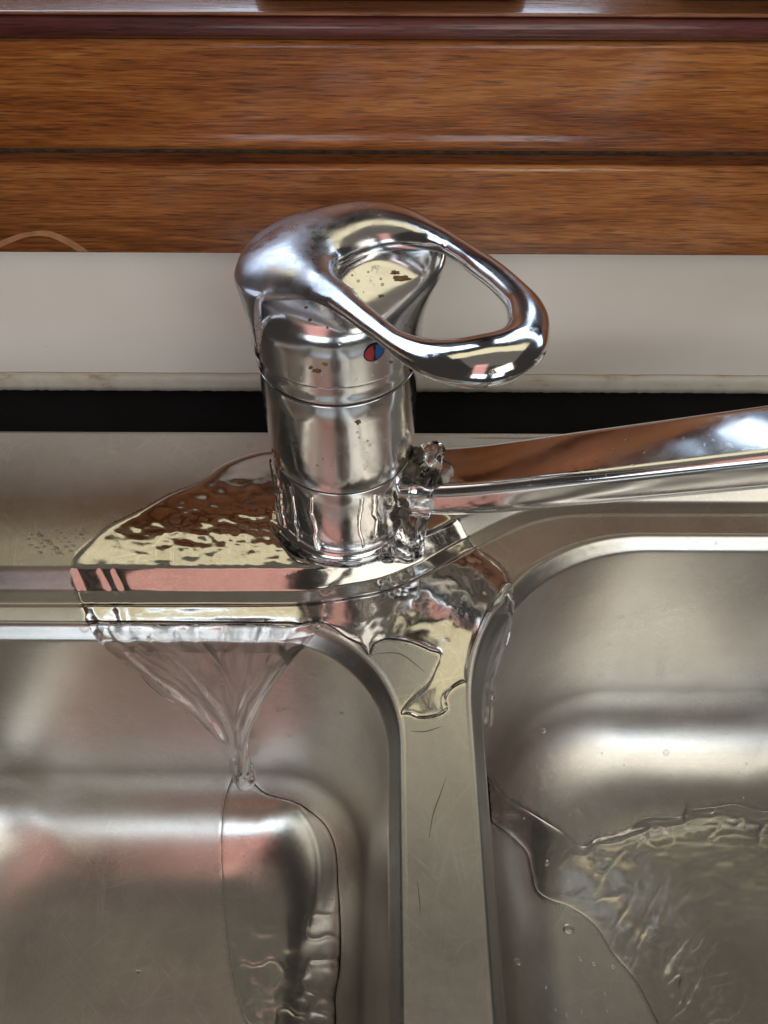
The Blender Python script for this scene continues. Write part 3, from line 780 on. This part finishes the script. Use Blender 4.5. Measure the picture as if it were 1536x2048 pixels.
# water on the floor of the right bowl
rf_poly = [(966, 1546), (1008, 1592), (1060, 1625), (1120, 1662), (1160, 1692), (1190, 1678), (1230, 1668), (1262, 1655), (1290, 1636), (1330, 1634), (1362, 1632), (1374, 1612), (1384, 1618), (1430, 1614), (1470, 1609), (1520, 1622), (1570, 1640), (1580, 1800), (1580, 2080), (1450, 2085), (1335, 2080), (1312, 2040), (1292, 2000), (1268, 1955), (1225, 1905), (1190, 1850), (1140, 1815), (1100, 1800), (1072, 1780), (1062, 1740), (1050, 1700), (1010, 1665), (982, 1645), (966, 1628)]
def h_rf(x, y, d):
    h = men(d, 13, .6)
    dm = np.clip(d / 16, 0, 1)
    h = h + ridge(x, y, [(1160, 1700), (1205, 1745), (1245, 1800), (1290, 1865), (1330, 1920)], 20, .9) * dm
    h = h + ridge(x, y, [(1240, 1690), (1290, 1780), (1340, 1860), (1380, 1950), (1400, 2060)], 26, .6) * dm
    h = h + ridge(x, y, [(1180, 1690), (1290, 1662), (1380, 1640), (1460, 1632), (1570, 1668)], 12, 1.2) * dm
    zone = np.exp(-(seg_dist(x, y, catmull([(1200, 1720), (1290, 1840), (1370, 1950), (1430, 2060)], False, 8.), False) / 85) ** 2)
    h = h + dm * zone * (.6 * ripple(x + .5 * y, y, .028, .012, 7, 6) + .3 * NZ(x * .05, y * .026, 7, 2))
    zone2 = np.exp(-(seg_dist(x, y, catmull([(1200, 1690), (1380, 1640), (1570, 1660)], False, 8.), False) / 34) ** 2)
    h = h + dm * zone2 * (.8 * ripple(x, y, .022, .05, 9, 5) + .3 * NZ(x * .045, y * .045, 9, 2))
    h = h + dm * .24 * NZ(x * .02, y * .05, 11, 3)
    return np.maximum(h, .05 * dm)
o, V4, F4 = film('water_swirl', rf_poly, h_rf, 'rippling water swirling across the floor of the right bowl'); wetfilms.append((V4, F4))
# short curtain on the corner of the right bowl
def place_r(px, py):
    n = np.array([.5, -.7, .5]); n /= np.linalg.norm(n); return uplane(px, py, (50, -41, -8.5), n), n
rc_poly = [(1019, 1166), (1027, 1195), (1023, 1240), (1012, 1285), (1002, 1330), (988, 1372), (984, 1400), (988, 1432), (980, 1454), (964, 1450), (957, 1420), (960, 1390), (944, 1376), (932, 1360), (936, 1330), (946, 1292), (970, 1232), (1000, 1186)]
def h_rc(x, y, d):
    h = men(d, 7, 1.0) + np.clip(d / 9, 0, 1) * 1.0 * NZ(x * .07, y * .022, 4, 3)
    h = h + ridge(x, y, [(1020, 1190), (1010, 1270), (985, 1350), (970, 1440)], 6, 1.2) + ridge(x, y, [(935, 1366), (960, 1372), (975, 1385)], 8, 2.2)
    return np.minimum(np.maximum(h, .1), men(d, 7, 4) + .05)
film('water_curtain', rc_poly, h_rc, 'short ragged curtain of water dripping off the back left corner of the right bowl', place=place_r, closed=True, back=.5)
# lump of water gushing out of the joint
def gushF(x, y, z):
    f = 1e3
    for a, b, c, r in [(33, -4, 35, 2.8), (29, -6, 34.5, 4.2), (29, -11, 31, 5.2), (27, -15, 25, 5.2), (26, -17.5, 19, 5.0), (24.5, -20, 12, 4.8), (21.5, -22.5, 6, 4.6), (17, -24.5, 3, 3.6), (25, -21, 3, 4)]:
        f = smin(f, np.sqrt((x - a) ** 2 + (y - b) ** 2 + ((z - c)) ** 2) - r * .84, 6)
    f = f + NZ(x * .16, y * .16, z * .10, 2) * 1.6 + NZ(x * .5, y * .5, z * .25, 2) * .2
    rho = np.sqrt(x * x + y * y); an = np.degrees(np.arctan2(y, x))
    ringf = np.sqrt((rho - 26.2) ** 2 + (z - .6) ** 2 * .8) - (1.7 + .9 * NZ(an * .07, 3, z * 0, 2)) + np.maximum(an - 10, 0) * .2 + np.maximum(-172 - an, 0) * .5
    f = smin(f, ringf, 2.5)
    return smax(f, .15 - z, .3)
P_, Q_ = surface(gushF, (-26, -32, -1), (42, 4, 47), .5, 3)
tag(mk('water_gush', P_, Q_, WATER), 'lumpy gush of water welling from the joint between tap body and spout', 'water')
# rivulets on the lower body
def rivulet(a0, z0, z1, wd, seed):
    zs = np.linspace(z0, z1, 40); rings = []
    for zz in zs:
        a = a0 + .05 * NZ(zz * .12, seed, 0, 2); k = wd * (1 + .35 * NZ(zz * .3, seed + 5, 0, 2))
        end = min(1, (zz - z1 + .01) / 1.2 if z1 < z0 else 1) if False else 1
        ring = []
        for t in np.linspace(-1, 1, 9):
            r = 23.7 + .75 * wd * math.sqrt(max(0, 1 - t * t)); ring.append((r * math.cos(a + t * k / 22) + LEAN * zz, r * math.sin(a + t * k / 22), zz))
        rings.append(np.array(ring))
    V, F = loft(rings, False); return V, F
RV, RF = [], []
for k, (a, z0, z1, wd) in enumerate([(-168, 31, 3, 1.1), (-150, 32.5, 3, 1.3), (-130, 32.8, 3, .8), (-112, 32.8, 3, 1.0), (-72, 32.8, 6, .9), (-60, 33, 10, 1.4)]):
    V, F = rivulet(math.radians(a), z0, z1, wd, k * 3.7); b = len(RV); RV += [tuple(v) for v in V]; RF += [tuple(i + b for i in f) for f in F]
tag(mk('water_rivulets', RV, RF, WATER), 'narrow streams of water running down the lower chrome body of the tap', 'water', kind='stuff')

# droplets
def drop_mesh(cx, cy, rx, ry, ang, h):
    loc, nn = cast(cx, cy)
    if loc is None: return None
    a = np.cross(nn, [0.3, .2, .9]); a /= np.linalg.norm(a); b = np.cross(nn, a); ca, sa = math.cos(ang), math.sin(ang)
    u, v = a * ca + b * sa, -a * sa + b * ca; V = []
    rx *= 1.35; ry *= 1.35; h *= 1.5
    rr = [(1, 0), (.93, .34), (.72, .68), (.4, .92)]
    for s, t in rr:
        for k in range(10):
            q = 2 * math.pi * k / 10; V.append(loc + u * rx * s * math.cos(q) + v * ry * s * math.sin(q) + nn * (h * t + .02))
    V.append(loc + nn * (h + .02)); F = [(i * 10 + k, i * 10 + (k + 1) % 10, (i + 1) * 10 + (k + 1) % 10, (i + 1) * 10 + k) for i in range(3) for k in range(10)]
    F += [(30 + k, 30 + (k + 1) % 10, 40) for k in range(10)]
    if np.cross(V[1] - V[0], V[10] - V[0]) @ nn < 0: F = [f[::-1] for f in F]
    return V, F
big = [(715, 1772, 1.5, 1.0, 'dark oval drop on the right wall of the left bowl'), (1137, 1858, 1.9, 1.6, 'largest round drop on the floor of the right bowl'), (1093, 1727, 1.3, .8, 'small oval drop just left of the swirl in the right bowl'),
       (1161, 1918, .9, .6, 'leftmost drop of the short row on the right bowl floor'), (1188, 1928, 1.0, .5, 'middle drop of the short row on the right bowl floor'), (1226, 1934, .8, .5, 'rightmost drop of the short row on the right bowl floor'),
       (1085, 1461, 1.3, 1.1, 'pale round drop on the back wall of the right bowl'), (1035, 1924, 1.2, .8, 'drop at the foot of the divider in the right bowl'), (560, 1420, 1.1, .9, 'round drop right of the curtain in the left bowl')]
for x, y, rx, ry, lab in big:
    r = drop_mesh(x, y, rx, ry, random.uniform(-.6, .6) + 1.2, .75 * min(rx, ry))
    if r: tag(mk('water_drop', r[0], r[1], WATER), lab, 'water drop', 'single large water drops')
DV, DF = [], []
def add_drop(x, y, rx, ry, ang, h):
    r = drop_mesh(x, y, rx, ry, ang, h)
    if r:
        b = len(DV); DV.extend(r[0]); DF.extend(tuple(i + b for i in f) for f in r[1])
R = random.Random(5)
for _ in range(85):                                        # right of the left curtain
    t = R.random(); x = 560 + 150 * t + R.gauss(0, 28); y = 1310 + 190 * t + R.gauss(0, 55)
    if x > 745 or y > 1560 or y < 1290: continue
    s = R.choice([.25, .3, .4, .6]); add_drop(x, y, s * 1.5, s * .8, R.uniform(.4, 1.4), s * .6)
for _ in range(50):
    x, y = R.uniform(985, 1520), R.uniform(1500, 1640); s = R.choice([.2, .25, .35]); add_drop(x, y, s, s, 0, s * .6)
for _ in range(40):
    x, y = R.uniform(1000, 1250), R.uniform(1700, 2040); s = R.choice([.2, .25, .4]); add_drop(x, y, s * 1.2, s, 0, s * .6)
for _ in range(45):
    x, y = R.uniform(10, 740), R.uniform(1290, 2030); s = R.choice([.15, .2, .3]); add_drop(x, y, s * 1.3, s, 1, s * .6)
for k in range(16):                                        # rows of beads on the dry left deck
    xa = R.uniform(-60, 120); ya = 930 + R.uniform(-20, 90); n_ = R.randint(14, 30)
    for j in range(n_):
        x = xa + j * 9 + R.gauss(0, 1); y = ya + j * 8 + R.gauss(0, 1.2)
        if x < 0 or y > 1108 or (x > 150 and y > 1083 - (x - 180) * .48 - 12): continue
        s = R.uniform(.14, .26) * (1.6 if y > 1060 else 1); add_drop(x, y, s * 1.9, s * .8, .7, s * .4)
tag(mk('water_beads', DV, DF, WATER), 'scattered tiny water beads on the steel of deck and bowls', 'water', kind='stuff')

# wet steel is smooth steel: mark the sink where a film lies on it
bv = []
for V, F in wetfilms: bv.append(BVHTree.FromPolygons([Vector(v) for v in V], F))
for o, V, F in sink_objs:
    at = o.data.attributes.new('wet', 'FLOAT', 'POINT'); vals = np.zeros(len(V), np.float32)
    for i, v in enumerate(V):
        if v[0] < -95 or v[1] < -200: continue
        for b in bv:
            bowl_ = o.name.startswith('bowl'); q = b.find_nearest(Vector(v), 1.7 if bowl_ else .9)
            if q[0] is not None: vals[i] = max(vals[i], min(1, (1.7 - q[3]) / 1.5) * .6 if bowl_ else min(1, (.9 - q[3]) / .7))
    at.data.foreach_set('value', vals)

# ------------------------------------------------------------------ stains and dried marks, thin skins lying on what they mark
def bvh_of(objs):
    VV, FF = [], []
    for o in objs:
        k = len(VV); VV += [Vector(v.co) / MM for v in o.data.vertices]; FF += [tuple(i + k for i in p.vertices) for p in o.data.polygons]
    return BVHTree.FromPolygons(VV, FF)
def placer(tree):
    def f(px, py):
        v = ray(px, py); loc, nn, i, d = tree.ray_cast(Vector(CAM_E), Vector(v / np.linalg.norm(v)))
        if loc is None: return None, None
        nn = np.array(nn); return np.array(loc), (nn if nn @ v < 0 else -nn)
    return f
def mark(name, poly, tree, mat, parent, lab=None, h=.05):
    o, V, F = film(name, poly, lambda x, y, d: men(d, 4, h), '', '', mat, 2.0, placer(tree))
    if lab: o['label'] = lab
    o.parent = parent; o.matrix_parent_inverse = Matrix.Translation(-parent.location); return o
def blob(cx, cy, rx, ry, seed, n=16):
    r = random.Random(seed); return [(cx + rx * math.cos(a) * (q := r.uniform(.6, 1.15)), cy + ry * math.sin(a) * q) for a in np.linspace(0, 2 * math.pi, n, endpoint=False)]
capT = bvh_of([CAPO]); bodT = bvh_of([o for o in tap.children if o.name == 'body'])
for k, (x, y, a, b) in enumerate([(803, 557, 20, 7), (790, 545, 11, 5), (762, 592, 6, 4), (634, 742, 12, 5), (622, 735, 5, 5), (650, 728, 6, 4), (620, 640, 4, 4), (612, 615, 5, 3), (655, 655, 3, 4), (606, 600, 4, 2), (782, 724, 5, 3)]):
    mark('stain', blob(x, y, a, b, k), capT, STAIN, tap, 'rust-brown stain on the cap' if k == 0 else None)
mark('stain', blob(716, 844, 7, 6, 40), bodT, STAIN, tap)
wl = bvh_of([o for o in sill.children if o.name == 'lower_board'])
mark('dried_water_mark', [(-8, 486), (20, 474), (50, 465), (92, 461), (122, 470), (150, 484), (176, 503), (160, 505), (138, 492), (112, 479), (88, 472), (55, 474), (25, 484), (-8, 497)], wl, DRYMARK, sill, 'pale arc of dried water', .02)
rimT = bvh_of([o for o in sink.children if o.name == 'rim'])
def hair(pts, wd):
    c = catmull(pts, False, 6.); t = np.gradient(c, axis=0); t /= np.linalg.norm(t, axis=1)[:, None]; n = np.stack([-t[:, 1], t[:, 0]], 1)
    k = np.sin(np.linspace(.15, math.pi - .15, len(c)))[:, None] * wd
    return [tuple(p) for p in c + n * k][::2] + [tuple(p) for p in (c - n * k)[::-1]][::2]
SCR = simple('scratch_steel', (.20, .19, .17), .4, 1)
for q, wd in (([(893, 1552), (880, 1590), (866, 1630), (858, 1680)], 1.2), ([(820, 1462), (850, 1463), (885, 1452)], 1.1), ([(834, 1760), (838, 1790), (841, 1830)], .9), ([(745, 1308), (790, 1306), (815, 1316), (850, 1345)], 1.0)):
    mark('scratch', hair(q, wd), rimT, SCR, sink, None, .01)
